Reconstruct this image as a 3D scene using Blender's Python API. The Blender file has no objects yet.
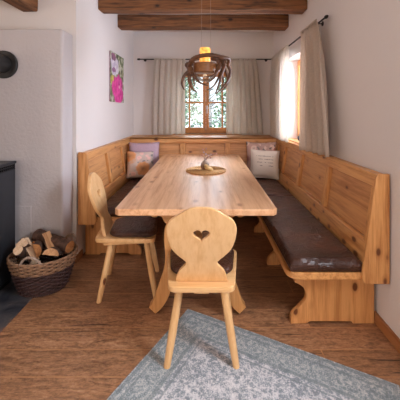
import bpy, bmesh, math, random
from mathutils import Vector, Matrix, noise
R = random.Random(7)
PI = math.pi
C = bpy.context.scene.collection

# ------------------------------------------------------------------ materials
def newmat(name):
    m = bpy.data.materials.new(name); m.use_nodes = True
    nt = m.node_tree; b = nt.nodes['Principled BSDF']
    return m, nt, b
def N(nt, typ, **kw):
    n = nt.nodes.new(typ)
    for k, v in kw.items():
        if k.startswith('i_'): n.inputs[k[2:].replace('_', ' ')].default_value = v
        else: setattr(n, k, v)
    return n
def L(nt, a, b): nt.links.new(a, b)
def ramp(nt, fac, stops):
    r = nt.nodes.new('ShaderNodeValToRGB'); e = r.color_ramp.elements
    e[0].position, e[0].color = stops[0][0], (*stops[0][1], 1)
    e[1].position, e[1].color = stops[-1][0], (*stops[-1][1], 1)
    for p, c in stops[1:-1]:
        q = e.new(p); q.color = (*c, 1)
    if fac is not None: L(nt, fac, r.inputs['Fac'])
    return r
def mix(nt, fac, a, b, mode='MIX'):
    m = nt.nodes.new('ShaderNodeMix'); m.data_type = 'RGBA'; m.blend_type = mode
    for s, v in ((0, fac), (6, a), (7, b)):
        if hasattr(v, 'links'): L(nt, v, m.inputs[s])
        elif v is not None:
            m.inputs[s].default_value = v if s == 0 else (*v, 1)
    return m.outputs[2]
def math_(nt, op, a, b=None, c=None, clamp=False):
    m = nt.nodes.new('ShaderNodeMath'); m.operation = op; m.use_clamp = clamp
    for i, v in enumerate((a, b, c)):
        if v is None: continue
        if hasattr(v, 'links'): L(nt, v, m.inputs[i])
        else: m.inputs[i].default_value = v
    return m.outputs[0]
def coords(nt, scale=(1,1,1), rot=(0,0,0), loc=(0,0,0), kind='Object'):
    t = nt.nodes.new('ShaderNodeTexCoord'); mp = nt.nodes.new('ShaderNodeMapping')
    mp.inputs['Scale'].default_value = scale; mp.inputs['Rotation'].default_value = rot
    mp.inputs['Location'].default_value = loc
    L(nt, t.outputs[kind], mp.inputs['Vector']); return mp.outputs[0]
def noise_t(nt, vec, scale, detail=4, rough=.55, dist=0):
    n = N(nt, 'ShaderNodeTexNoise'); n.inputs['Scale'].default_value = scale
    n.inputs['Detail'].default_value = detail; n.inputs['Roughness'].default_value = rough
    n.inputs['Distortion'].default_value = dist; L(nt, vec, n.inputs['Vector']); return n.outputs['Fac']
def bump(nt, b, h, strength=.2, dist=.01):
    n = nt.nodes.new('ShaderNodeBump'); n.inputs['Strength'].default_value = strength
    n.inputs['Distance'].default_value = dist; L(nt, h, n.inputs['Height']); L(nt, n.outputs[0], b.inputs['Normal'])

def simple(name, col, rough=.6, metal=0, var=.0, vs=20, bmp=0, spec=.5):
    m, nt, b = newmat(name)
    b.inputs['Roughness'].default_value = rough; b.inputs['Metallic'].default_value = metal
    b.inputs['Specular IOR Level'].default_value = spec
    v = coords(nt); n = noise_t(nt, v, vs)
    r = ramp(nt, n, [(.3, tuple(c*(1-var) for c in col)), (.7, tuple(min(1, c*(1+var)) for c in col))])
    L(nt, r.outputs[0], b.inputs['Base Color'])
    if bmp: bump(nt, b, n, bmp)
    return m

def wood(name, light, dark, axis, rough=.42, knots=.38, knotcol=(.16,.05,.015), gs=1.0, seam=None, coat=0, bmp=.08):
    """grain runs along axis (0,1,2) in object space"""
    m, nt, b = newmat(name)
    sc = [9*gs]*3; sc[axis] = .55*gs
    v = coords(nt, scale=tuple(sc))
    n1 = noise_t(nt, v, 2.6, 6, .62, .45)
    n2 = noise_t(nt, v, 11, 4, .6)
    big = noise_t(nt, coords(nt, scale=tuple(.25 if i == axis else 1.3 for i in range(3))), 2.5, 2)
    s = math_(nt, 'ADD', math_(nt, 'MULTIPLY', n1, .7), math_(nt, 'MULTIPLY', n2, .3))
    c = ramp(nt, s, [(.40, dark), (.49, tuple((a*.6+d*.4) for a, d in zip(light, dark))), (.57, light)]).outputs[0]
    c = mix(nt, math_(nt, 'MULTIPLY', big, .45), c, tuple(x*.78 for x in light), 'MIX')
    if seam:   # glued boards, (axis across, width)
        ax, w = seam
        sx = nt.nodes.new('ShaderNodeSeparateXYZ'); L(nt, coords(nt), sx.inputs[0])
        cell = math_(nt, 'FLOOR', math_(nt, 'DIVIDE', sx.outputs[ax], w))
        wn = nt.nodes.new('ShaderNodeTexWhiteNoise'); wn.noise_dimensions = '1D'; L(nt, cell, wn.inputs['W'])
        c = mix(nt, math_(nt, 'MULTIPLY', wn.outputs['Value'], .35), c, tuple(x*.62 for x in light))
    if knots > 0:
        ks = [10.5]*3; ks[axis] = 6
        vo = N(nt, 'ShaderNodeTexVoronoi'); vo.inputs['Scale'].default_value = 1.0
        kv = coords(nt, scale=tuple(ks)); L(nt, kv, vo.inputs['Vector'])
        kf = ramp(nt, vo.outputs['Distance'], [(.13, (1,1,1)), (.19, (0,0,0))]).outputs[0]
        sp = nt.nodes.new('ShaderNodeSeparateColor'); L(nt, vo.outputs['Color'], sp.inputs[0])
        on = math_(nt, 'GREATER_THAN', sp.outputs[0], 1-knots)
        halo = ramp(nt, vo.outputs['Distance'], [(.15, (.55,.55,.55)), (.32, (0,0,0))]).outputs[0]
        c = mix(nt, math_(nt, 'MULTIPLY', halo, on), c, tuple(d*.85 for d in dark))
        c = mix(nt, math_(nt, 'MULTIPLY', kf, on), c, knotcol)
    L(nt, c, b.inputs['Base Color'])
    b.inputs['Roughness'].default_value = rough
    b.inputs['Coat Weight'].default_value = coat; b.inputs['Coat Roughness'].default_value = .25
    bump(nt, b, s, bmp, .004)
    return m

PINE_L, PINE_D = (.76,.38,.135), (.44,.155,.035)
def pine(ax, **k): return wood('pine_axis_%s' % 'xyz'[ax], PINE_L, PINE_D, ax, **k)
M = {}
M['pine_x'] = pine(0); M['pine_y'] = pine(1); M['pine_z'] = pine(2, knots=.7)
M['panel_x'] = wood('pine_panel_axis_x', (.70,.34,.13), (.42,.155,.045), 0, gs=1.0)
M['panel_y'] = wood('pine_panel_axis_y', (.70,.34,.13), (.42,.155,.045), 1, gs=1.0)
M['base_z'] = wood('bench_base_wood', (.78,.38,.135), (.48,.18,.045), 2, knots=.6, seam=(0,.13))
M['chair_z'] = wood('pale_chair_wood_upright', (.82,.51,.24), (.70,.38,.15), 2, knots=.12, rough=.4)
M['chair_x'] = wood('pale_chair_wood_across', (.81,.50,.23), (.68,.37,.14), 0, knots=0, rough=.4)
M['table'] = wood('table_top_wood', (.86,.50,.27), (.55,.23,.08), 1, knots=.3, knotcol=(.40,.17,.07), rough=.36, coat=.5, seam=(0,.14), bmp=.05, gs=.8)
M['trestle'] = wood('trestle_wood', (.70,.36,.13), (.50,.21,.06), 2, knots=.2)
M['trestle_x'] = wood('trestle_wood_across', (.72,.38,.14), (.50,.21,.06), 0, knots=.2)
M['frame'] = wood('window_frame_wood', (.70,.29,.075), (.52,.18,.04), 2, knots=0, rough=.4)
M['beam'] = wood('old_dark_beam_wood', (.26,.105,.036), (.022,.009,.005), 0, knots=.4, rough=.8, knotcol=(.015,.006,.003), gs=1.3, bmp=.9)
M['beam_y'] = wood('old_dark_beam_wood_lengthwise', (.26,.105,.036), (.022,.009,.005), 1, knots=.4, rough=.8, knotcol=(.015,.006,.003), gs=1.3, bmp=.9)
M['base_x'] = wood('skirting_wood', (.42,.18,.07), (.28,.10,.035), 0, knots=0)
M['base_y'] = wood('skirting_wood_lengthwise', (.42,.18,.07), (.28,.10,.035), 1, knots=0)

def plaster(name, col, b_=.5, sc=60):
    m, nt, b = newmat(name); v = coords(nt)
    n = noise_t(nt, v, sc, 3, .5); n2 = noise_t(nt, v, 1.2, 2)
    L(nt, ramp(nt, n2, [(.3, tuple(c*.97 for c in col)), (.7, col)]).outputs[0], b.inputs['Base Color'])
    b.inputs['Roughness'].default_value = .9; b.inputs['Specular IOR Level'].default_value = .15
    bump(nt, b, n, b_, .004); return m
M['wall'] = plaster('white_plaster', (.76,.71,.68), .25)
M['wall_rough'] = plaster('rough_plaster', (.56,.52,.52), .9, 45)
M['ceil'] = plaster('ceiling_plaster', (.76,.72,.69), .2)

def mk_floor():
    m, nt, b = newmat('oak_floor_planks')
    br = N(nt, 'ShaderNodeTexBrick'); v = coords(nt, loc=(4.345, .0434, 0)); L(nt, v, br.inputs['Vector'])
    br.offset = .5; br.offset_frequency = 2
    for k, x in (('Scale', 1), ('Brick Width', 5.0), ('Row Height', .174), ('Mortar Size', .0035), ('Mortar Smooth', .2), ('Bias', 0)):
        br.inputs[k].default_value = x
    br.inputs['Color1'].default_value = (0,0,0,1); br.inputs['Color2'].default_value = (1,1,1,1); br.inputs['Mortar'].default_value = (.5,.5,.5,1)
    bw = nt.nodes.new('ShaderNodeRGBToBW'); L(nt, br.outputs['Color'], bw.inputs[0])
    off = nt.nodes.new('ShaderNodeCombineXYZ'); L(nt, math_(nt, 'MULTIPLY', bw.outputs[0], 7), off.inputs[0]); L(nt, math_(nt, 'MULTIPLY', bw.outputs[0], 3), off.inputs[2])
    va = nt.nodes.new('ShaderNodeVectorMath'); va.operation = 'ADD'; L(nt, coords(nt), va.inputs[0]); L(nt, off.outputs[0], va.inputs[1])
    mp = nt.nodes.new('ShaderNodeMapping'); mp.inputs['Scale'].default_value = (2.2, 9, 1); L(nt, va.outputs[0], mp.inputs[0])
    n1 = noise_t(nt, mp.outputs[0], 3.4, 7, .7, .8); n2 = noise_t(nt, mp.outputs[0], 16, 4, .6)
    n4 = noise_t(nt, coords(nt, scale=(1,1.6,1)), 38, 5, .75, 1.0)
    s = math_(nt, 'ADD', math_(nt, 'ADD', math_(nt, 'MULTIPLY', n1, .5), math_(nt, 'MULTIPLY', n2, .2)), math_(nt, 'MULTIPLY', n4, .3))
    c = ramp(nt, s, [(.34, (.09,.040,.020)), (.44, (.23,.112,.055)), (.53, (.41,.205,.10)), (.64, (.58,.33,.18))]).outputs[0]
    c = mix(nt, math_(nt, 'MULTIPLY', bw.outputs[0], .5), c, (.19,.095,.048))
    # cracks
    mp2 = nt.nodes.new('ShaderNodeMapping'); mp2.inputs['Scale'].default_value = (.9, 14, 1); L(nt, va.outputs[0], mp2.inputs[0])
    n3 = noise_t(nt, mp2.outputs[0], 1.6, 3, .5, .6)
    ck = ramp(nt, n3, [(.66, (0,0,0)), (.70, (.8,.8,.8))]).outputs[0]
    c = mix(nt, ck, c, (.035,.017,.010))
    c = mix(nt, math_(nt, 'MULTIPLY', br.outputs['Fac'], math_(nt, 'MULTIPLY', noise_t(nt, coords(nt), 3.0, 3), 1.1)), c, (.56,.27,.11))
    L(nt, c, b.inputs['Base Color']); b.inputs['Roughness'].default_value = .45
    bump(nt, b, s, .25, .003); return m
M['floor'] = mk_floor()

def mk_slate():
    m, nt, b = newmat('dark_slate'); v = coords(nt)
    n = noise_t(nt, v, 5, 6, .6, .5); br = N(nt, 'ShaderNodeTexBrick'); L(nt, v, br.inputs['Vector'])
    for k, x in (('Scale', 1), ('Brick Width', .6), ('Row Height', .3), ('Mortar Size', .004)): br.inputs[k].default_value = x
    c = ramp(nt, n, [(.36, (.02,.022,.03)), (.48, (.06,.062,.072)), (.58, (.11,.10,.10)), (.64, (.20,.09,.05))]).outputs[0]
    c = mix(nt, br.outputs['Fac'], c, (.05,.045,.045))
    L(nt, c, b.inputs['Base Color']); b.inputs['Roughness'].default_value = .35; bump(nt, b, n, .5, .01); return m
M['slate'] = mk_slate()

def mk_leather():
    m, nt, b = newmat('brown_leather'); v = coords(nt)
    n = noise_t(nt, v, 3.5, 4, .55, 1.2)
    c = ramp(nt, n, [(.35, (.040,.016,.010)), (.6, (.080,.030,.017)), (.75, (.14,.052,.026))]).outputs[0]
    L(nt, c, b.inputs['Base Color']); b.inputs['Roughness'].default_value = .37; b.inputs['Specular IOR Level'].default_value = .38
    w = noise_t(nt, coords(nt, scale=(1,1.3,1)), 7, 3, .5, 2.2)
    w2 = ramp(nt, w, [(.42, (0,0,0)), (.5, (1,1,1)), (.58, (0,0,0))]).outputs[0]
    g = noise_t(nt, v, 220, 2)
    h = math_(nt, 'ADD', math_(nt, 'MULTIPLY', w2, .6), math_(nt, 'MULTIPLY', g, .0))
    bump(nt, b, h, .4, .012); return m
M['leather'] = mk_leather()

def cloth_mat(name, col, trans=.35, weave=500, transp=0.0):
    m, nt, b = newmat(name); v = coords(nt)
    n = noise_t(nt, v, 60, 4, .7)
    wv = N(nt, 'ShaderNodeTexWave'); wv.inputs['Scale'].default_value = weave/6; wv.bands_direction = 'Z'; L(nt, v, wv.inputs['Vector'])
    c = ramp(nt, math_(nt, 'ADD', math_(nt, 'MULTIPLY', n, .7), math_(nt, 'MULTIPLY', wv.outputs['Fac'], .3)),
             [(.3, tuple(x*.82 for x in col)), (.65, col)]).outputs[0]
    L(nt, c, b.inputs['Base Color']); b.inputs['Roughness'].default_value = .95
    b.inputs['Specular IOR Level'].default_value = .1
    out = nt.nodes['Material Output']
    t = N(nt, 'ShaderNodeBsdfTranslucent'); L(nt, c, t.inputs[0])
    ms = nt.nodes.new('ShaderNodeMixShader'); ms.inputs[0].default_value = trans
    L(nt, b.outputs[0], ms.inputs[1]); L(nt, t.outputs[0], ms.inputs[2])
    last = ms.outputs[0]
    if transp:
        tr = N(nt, 'ShaderNodeBsdfTransparent'); m2 = nt.nodes.new('ShaderNodeMixShader'); m2.inputs[0].default_value = transp
        L(nt, last, m2.inputs[1]); L(nt, tr.outputs[0], m2.inputs[2]); last = m2.outputs[0]
    L(nt, last, out.inputs[0]); bump(nt, b, n, .3, .002)
    return m
M['linen'] = cloth_mat('linen_curtain', (.84,.78,.70), .5, transp=.06)
M['linen_side'] = cloth_mat('beige_linen_curtain', (.70,.59,.49), .4)
M['lilac'] = cloth_mat('lilac_cushion_cloth', (.56,.40,.47), 0)

def mk_floral(name, ground, flowers, scale=7, seed=0):
    m, nt, b = newmat(name)
    v = coords(nt, loc=(seed, seed*1.3, seed*.7)); c = None
    base = ramp(nt, noise_t(nt, v, 9, 3), [(.4, ground), (.65, tuple(x*.85 for x in ground))]).outputs[0]
    c = base
    for i, (col, sc, th) in enumerate(flowers):
        vo = N(nt, 'ShaderNodeTexVoronoi'); vo.inputs['Scale'].default_value = sc
        nn = N(nt, 'ShaderNodeTexNoise'); nn.inputs['Scale'].default_value = 18; L(nt, v, nn.inputs['Vector'])
        wv = nt.nodes.new('ShaderNodeMix'); wv.data_type = 'VECTOR'; wv.inputs[0].default_value = .06
        L(nt, coords(nt, loc=(i*3.1+seed, i*1.7, i*.9)), wv.inputs[4]); L(nt, nn.outputs['Color'], wv.inputs[5])
        L(nt, wv.outputs[1], vo.inputs['Vector'])
        f = ramp(nt, vo.outputs['Distance'], [(th, (1,1,1)), (th+.08, (0,0,0))]).outputs[0]
        cc = ramp(nt, vo.outputs['Distance'], [(0, tuple(x*.55 for x in col)), (th*.5, col), (th, tuple(min(1, x*1.25) for x in col))]).outputs[0]
        c = mix(nt, f, c, cc)
    L(nt, c, b.inputs['Base Color']); b.inputs['Roughness'].default_value = .9
    return m
M['floral_orange'] = mk_floral('orange_floral_print', (.66,.50,.42), [((.70,.42,.36), 9, .32), ((.28,.25,.24), 13, .22), ((.60,.27,.11), 5, .36)], seed=1.2)
M['floral_pink'] = mk_floral('dusky_pink_floral_print', (.58,.38,.33), [((.66,.50,.43), 9, .30), ((.20,.16,.15), 14, .22), ((.36,.15,.13), 6, .34)], seed=4.4)

def mk_script():
    m, nt, b = newmat('cream_cloth_with_script')
    g = coords(nt); sx = nt.nodes.new('ShaderNodeSeparateXYZ'); L(nt, g, sx.inputs[0])
    n = noise_t(nt, g, 70, 1); w = noise_t(nt, coords(nt, scale=(1,1,0)), 9, 1)
    z = math_(nt, 'ADD', sx.outputs[2], math_(nt, 'MULTIPLY', n, .016))
    f = math_(nt, 'ABSOLUTE', math_(nt, 'SUBTRACT', math_(nt, 'FRACT', math_(nt, 'DIVIDE', z, .042)), .5))
    line = math_(nt, 'LESS_THAN', f, .10)
    inx = math_(nt, 'LESS_THAN', math_(nt, 'ABSOLUTE', sx.outputs[0]), .11)
    inz = math_(nt, 'LESS_THAN', math_(nt, 'ABSOLUTE', math_(nt, 'SUBTRACT', sx.outputs[2], .03)), .085)
    gap = math_(nt, 'GREATER_THAN', noise_t(nt, coords(nt, scale=(1,1,.4)), 25, 0), .42)
    k = math_(nt, 'MULTIPLY', math_(nt, 'MULTIPLY', line, gap), math_(nt, 'MULTIPLY', inx, inz))
    c = mix(nt, math_(nt, 'MULTIPLY', k, .75), (.74,.66,.57), (.22,.18,.16))
    L(nt, c, b.inputs['Base Color']); b.inputs['Roughness'].default_value = .95; bump(nt, b, n, .1, .002); return m
M['script'] = mk_script()

def mk_rug(W, H):
    m, nt, b = newmat('faded_oriental_rug')
    g = coords(nt); sx = nt.nodes.new('ShaderNodeSeparateXYZ'); L(nt, g, sx.inputs[0])
    ex = math_(nt, 'SUBTRACT', W/2, math_(nt, 'ABSOLUTE', sx.outputs[0]))
    ey = math_(nt, 'SUBTRACT', H/2, math_(nt, 'ABSOLUTE', sx.outputs[1]))
    e = math_(nt, 'MINIMUM', ex, ey)
    # mirrored coordinates give the oriental symmetry
    ax = math_(nt, 'ABSOLUTE', sx.outputs[0]); ay = math_(nt, 'ABSOLUTE', sx.outputs[1])
    cv = nt.nodes.new('ShaderNodeCombineXYZ'); L(nt, ax, cv.inputs[0]); L(nt, ay, cv.inputs[1])
    vo = N(nt, 'ShaderNodeTexVoronoi'); vo.inputs['Scale'].default_value = 9; vo.inputs['Randomness'].default_value = .35; L(nt, cv.outputs[0], vo.inputs['Vector'])
    rings = math_(nt, 'SINE', math_(nt, 'MULTIPLY', vo.outputs['Distance'], 34))
    vo2 = N(nt, 'ShaderNodeTexVoronoi'); vo2.inputs['Scale'].default_value = 34; L(nt, cv.outputs[0], vo2.inputs['Vector'])
    n = noise_t(nt, cv.outputs[0], 26, 4, .7); big = noise_t(nt, g, 2.5, 3); fine = noise_t(nt, g, 130, 3, .7)
    s = math_(nt, 'ADD', math_(nt, 'MULTIPLY', rings, .045), math_(nt, 'ADD', math_(nt, 'MULTIPLY', vo2.outputs['Distance'], .35), math_(nt, 'MULTIPLY', n, .6)))
    s = math_(nt, 'ADD', s, math_(nt, 'MULTIPLY', math_(nt, 'SUBTRACT', fine, .5), .8))
    s = math_(nt, 'ADD', s, math_(nt, 'MULTIPLY', math_(nt, 'SUBTRACT', big, .5), .35))
    # border bands
    vb = N(nt, 'ShaderNodeTexVoronoi'); vb.inputs['Scale'].default_value = 7.7; vb.inputs['Randomness'].default_value = 0.0; L(nt, cv.outputs[0], vb.inputs['Vector'])
    rb = math_(nt, 'SINE', math_(nt, 'MULTIPLY', vb.outputs['Distance'], 26))
    vo3 = N(nt, 'ShaderNodeTexVoronoi'); vo3.inputs['Scale'].default_value = 55; L(nt, cv.outputs[0], vo3.inputs['Vector'])
    ring3 = math_(nt, 'MULTIPLY', math_(nt, 'SINE', math_(nt, 'MULTIPLY', vo3.outputs['Distance'], 12)), .09)
    s = math_(nt, 'ADD', s, ring3)
    sb = math_(nt, 'ADD', ring3, math_(nt, 'ADD', math_(nt, 'MULTIPLY', rb, .05), math_(nt, 'ADD', math_(nt, 'MULTIPLY', n, .6), math_(nt, 'MULTIPLY', fine, .35))))
    c = ramp(nt, s, [(.30, (.24,.27,.30)), (.45, (.38,.41,.44)), (.56, (.58,.58,.60)), (.75, (.70,.69,.69))]).outputs[0]
    cb = ramp(nt, sb, [(.33, (.19,.235,.25)), (.5, (.33,.37,.38)), (.68, (.56,.55,.53))]).outputs[0]
    inb = math_(nt, 'LESS_THAN', e, .19)
    c = mix(nt, math_(nt, 'MULTIPLY', inb, .85), c, cb)
    for d, w in ((.018, .010), (.055, .006), (.175, .009), (.215, .005)):
        ln = math_(nt, 'LESS_THAN', math_(nt, 'ABSOLUTE', math_(nt, 'SUBTRACT', e, d)), w)
        c = mix(nt, math_(nt, 'MULTIPLY', math_(nt, 'MULTIPLY', ln, .75), ramp(nt, fine, [(.35, (.3,.3,.3)), (.6, (1,1,1))]).outputs[0]), c, (.18,.225,.24))
    L(nt, c, b.inputs['Base Color']); b.inputs['Roughness'].default_value = .97; b.inputs['Specular IOR Level'].default_value = .1
    bump(nt, b, fine, .4, .003); return m

def mk_print():
    m, nt, b = newmat('flower_photo_print')
    g = coords(nt)   # object space: y across (0..w), z up
    sx = nt.nodes.new('ShaderNodeSeparateXYZ'); L(nt, g, sx.inputs[0]); y, z = sx.outputs[1], sx.outputs[2]
    n = noise_t(nt, g, 8, 4); n2 = noise_t(nt, g, 16, 3)
    c = ramp(nt, n2, [(.38, (.05,.08,.03)), (.5, (.22,.26,.10)), (.62, (.62,.60,.52))]).outputs[0]
    def blob(cy, cz, ry, rz, col, col2):
        nonlocal c
        a = math_(nt, 'POWER', math_(nt, 'DIVIDE', math_(nt, 'SUBTRACT', y, cy), ry), 2)
        d = math_(nt, 'POWER', math_(nt, 'DIVIDE', math_(nt, 'SUBTRACT', z, cz), rz), 2)
        q = math_(nt, 'ADD', math_(nt, 'SQRT', math_(nt, 'ADD', a, d)), math_(nt, 'MULTIPLY', math_(nt, 'SUBTRACT', n, .5), 1.1))
        f = ramp(nt, q, [(.93, (1,1,1)), (1.0, (0,0,0))]).outputs[0]
        cc = ramp(nt, n2, [(.4, col), (.6, col2)]).outputs[0]
        c = mix(nt, f, c, cc)
    blob(.16, .45, .16, .13, (.55,.48,.62), (.80,.76,.80))
    blob(.12, .56, .10, .05, (.14,.05,.12), (.30,.10,.20))
    blob(.13, .40, .08, .03, (.25,.08,.22), (.4,.2,.35))
    blob(.10, .27, .12, .06, (.30,.28,.04), (.65,.58,.12))
    blob(.30, .15, .24, .19, (.62,.02,.24), (.86,.08,.42))
    blob(.42, .24, .10, .09, (.50,.02,.22), (.90,.15,.45))
    blob(.36, .20, .03, .025, (.8,.45,.5), (.9,.6,.6))
    L(nt, c, b.inputs['Base Color']); b.inputs['Roughness'].default_value = .5; return m
M['print'] = mk_print()

M['black_metal'] = simple('matt_black_metal', (.022,.021,.023), .45, .6, .15)
M['stove'] = simple('black_stove_steel', (.028,.030,.036), .42, .3, .1)
M['pipe'] = simple('black_stove_pipe', (.035,.033,.033), .5, .4, .1)
M['iron'] = simple('dark_iron_rod', (.035,.032,.030), .5, .7, .1)
M['wick_dark'] = simple('dark_brown_willow', (.060,.028,.026), .55, 0, .45, 60, .3)
M['wick_light'] = simple('tan_willow', (.30,.17,.095), .6, 0, .4, 50, .3)
M['wick_grey'] = simple('greyish_willow_handle', (.36,.27,.21), .6, 0, .4, 50, .3)
M['bark'] = simple('log_bark', (.10,.052,.034), .95, 0, .6, 30, .9)
M['split'] = wood('split_firewood', (.62,.36,.18), (.36,.16,.06), 0, knots=.1, rough=.8, bmp=.5, gs=1.5)
M['split_pale'] = wood('pale_split_firewood', (.80,.58,.38), (.62,.38,.21), 0, knots=0, rough=.8, bmp=.5, gs=1.5)
M['split_orange'] = wood('orange_split_firewood', (.52,.23,.075), (.30,.11,.03), 0, knots=.1, rough=.8, bmp=.5, gs=1.5)
M['antler'] = simple('brown_antler', (.12,.048,.018), .5, 0, .6, 14, .5)
M['antler_tip'] = simple('pale_antler_tip', (.55,.33,.16), .35, 0, .3, 14, .2)
M['disc'] = wood('lamp_disc_wood', (.30,.12,.035), (.16,.055,.015), 0, knots=0)
M['mat'] = simple('woven_grass_mat', (.52,.29,.11), .8, 0, .35, 60, .6)
M['vase'] = simple('mottled_brown_vase', (.27,.17,.11), .45, 0, .7, 28, .3)
M['driftwood'] = simple('golden_driftwood', (.62,.40,.16), .5, 0, .45, 30, .4)
M['stem'] = simple('dried_flower_stem', (.20,.10,.10), .8)
M['bloom'] = simple('dried_pink_bloom', (.50,.25,.22), .9, 0, .5, 50)
M['pale_bloom'] = simple('dried_pale_bloom', (.60,.47,.52), .9, 0, .4, 50)
M['dark_pot'] = simple('dark_blue_ceramic', (.035,.04,.06), .3)
M['handle'] = simple('brushed_steel', (.6,.6,.62), .3, .9)
M['cord'] = simple('pale_lamp_cable', (.40,.31,.25), .6)
M['leaf'] = simple('green_leaves', (.055,.095,.045), .7, 0, .5, 3)
M['trunk'] = simple('tree_bark', (.10,.07,.05), .9, 0, .4, 12, .6)
M['snow'] = simple('pale_ground', (.20,.21,.20), .9, 0, .25, .7)
M['branchw'] = simple('pale_branches', (.12,.115,.11), .9, 0, .3, 5)
M['brass'] = simple('brass', (.45,.30,.12), .35, .9)

def mk_glass(name, tint=(1,1,1), gl=.06):
    m, nt, b = newmat(name); nt.nodes.remove(b); out = nt.nodes['Material Output']
    t = N(nt, 'ShaderNodeBsdfTransparent'); t.inputs[0].default_value = (*tint, 1)
    g = N(nt, 'ShaderNodeBsdfGlossy'); g.inputs['Roughness'].default_value = .02
    fr = N(nt, 'ShaderNodeFresnel'); fr.inputs[0].default_value = 1.45
    ms = nt.nodes.new('ShaderNodeMixShader'); L(nt, math_(nt, 'ADD', math_(nt, 'MULTIPLY', fr.outputs[0], .8), gl*.1), ms.inputs[0])
    L(nt, t.outputs[0], ms.inputs[1]); L(nt, g.outputs[0], ms.inputs[2]); L(nt, ms.outputs[0], out.inputs[0]); return m
M['glass'] = mk_glass('clear_window_glass', (.97,.98,.98))
M['bowl_glass'] = mk_glass('clear_lamp_glass', (.93,.92,.91), .4)
def emis(name, col, s):
    m, nt, b = newmat(name); b.inputs['Base Color'].default_value = (*col, 1)
    b.inputs['Emission Color'].default_value = (*col, 1); b.inputs['Emission Strength'].default_value = s; return m
def mk_amber():
    m, nt, b = newmat('glowing_amber_glass')
    n = noise_t(nt, coords(nt), 22, 3)
    c = ramp(nt, n, [(.35, (.75,.25,.03)), (.65, (1,.55,.12))]).outputs[0]
    L(nt, c, b.inputs['Base Color']); L(nt, c, b.inputs['Emission Color']); b.inputs['Emission Strength'].default_value = .95
    b.inputs['Roughness'].default_value = .25; return m
M['amber'] = mk_amber()

# ------------------------------------------------------------------ geometry helpers
def bm_obj(name, bm, mat, parent=None, smooth=None, bevel=0, seg=2):
    me = bpy.data.meshes.new(name); bmesh.ops.recalc_face_normals(bm, faces=bm.faces[:]); bm.to_mesh(me); bm.free()
    return me_obj(name, me, mat, parent, smooth, bevel, seg)
def me_obj(name, me, mat, parent=None, smooth=None, bevel=0, seg=2):
    o = bpy.data.objects.new(name, me); C.objects.link(o)
    mats = mat if isinstance(mat, (list, tuple)) else [mat]
    for q in mats: me.materials.append(q)
    if smooth:
        me.shade_smooth() if hasattr(me, 'shade_smooth') else None
        for p in me.polygons: p.use_smooth = True
        if smooth != True:
            try: me.set_sharp_from_angle(angle=math.radians(smooth))
            except Exception: pass
    if bevel:
        b = o.modifiers.new('b', 'BEVEL'); b.width = bevel; b.segments = seg; b.limit_method = 'ANGLE'; b.angle_limit = math.radians(35)
        b.harden_normals = False
    if parent: o.parent = parent
    return o
def tag(o, label, cat, group=None, kind=None):
    if label: o['label'] = label
    if cat: o['category'] = cat
    if group: o['group'] = group
    if kind: o['kind'] = kind
    return o
def empty(name, loc, rz=0):
    o = bpy.data.objects.new(name, None); o.location = loc; o.rotation_euler = (0,0,rz); o.empty_display_size = .1
    C.objects.link(o); return o
def box(bm, x0, x1, y0, y1, z0, z1, mi=0):
    vs = [bm.verts.new((x, y, z)) for x in (x0, x1) for y in (y0, y1) for z in (z0, z1)]
    for f in ((0,1,3,2), (4,6,7,5), (0,4,5,1), (2,3,7,6), (0,2,6,4), (1,5,7,3)):
        fc = bm.faces.new([vs[i] for i in f]); fc.material_index = mi
    return vs
def B(*a): bm = bmesh.new(); box(bm, *a); return bm
def boxes(l): 
    bm = bmesh.new()
    for a in l: box(bm, *a)
    return bm
def prism(bm, pts, mapf, t0, t1):
    """polygon pts (a,b) extruded t0..t1, mapf(a,b,t)->xyz"""
    A = [bm.verts.new(mapf(a, b, t0)) for a, b in pts]; D = [bm.verts.new(mapf(a, b, t1)) for a, b in pts]
    n = len(pts); bm.faces.new(A); bm.faces.new(D[::-1])
    for i in range(n): bm.faces.new((A[i], D[i], D[(i+1)%n], A[(i+1)%n]))
def tube(bm, pts, rads, seg=8, cap=True, flat=1.0, mi=0):
    pts = [Vector(p) for p in pts]; n = len(pts)
    if not isinstance(rads, (list, tuple)): rads = [rads]*n
    rings = []; up = None
    for i, p in enumerate(pts):
        t = (pts[min(i+1, n-1)] - pts[max(i-1, 0)])
        if t.length < 1e-9: t = Vector((0,0,1))
        t.normalize()
        if up is None:
            up = Vector((0,0,1)) if abs(t.z) < .9 else Vector((1,0,0))
        u = (up - t*up.dot(t))
        if u.length < 1e-6: u = t.orthogonal()
        u.normalize(); w = t.cross(u); up = u
        rings.append([bm.verts.new(p + (u*math.cos(a)*flat + w*math.sin(a))*rads[i]) for a in [2*PI*k/seg for k in range(seg)]])
    for i in range(n-1):
        for k in range(seg):
            f = bm.faces.new((rings[i][k], rings[i][(k+1)%seg], rings[i+1][(k+1)%seg], rings[i+1][k])); f.material_index = mi
    if cap:
        f = bm.faces.new(rings[0][::-1]); f.material_index = mi; f = bm.faces.new(rings[-1]); f.material_index = mi
def spl(pts, n=6):
    """catmull-rom through tuples of any dimension"""
    out = []; P = [pts[0]] + list(pts) + [pts[-1]]
    for i in range(1, len(P)-2):
        for k in range(n):
            t = k/n; out.append(tuple(.5*((2*b)+(-a+c)*t+(2*a-5*b+4*c-d)*t*t+(-a+3*b-3*c+d)*t**3) for a, b, c, d in zip(P[i-1], P[i], P[i+1], P[i+2])))
    out.append(tuple(pts[-1])); return out
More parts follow.
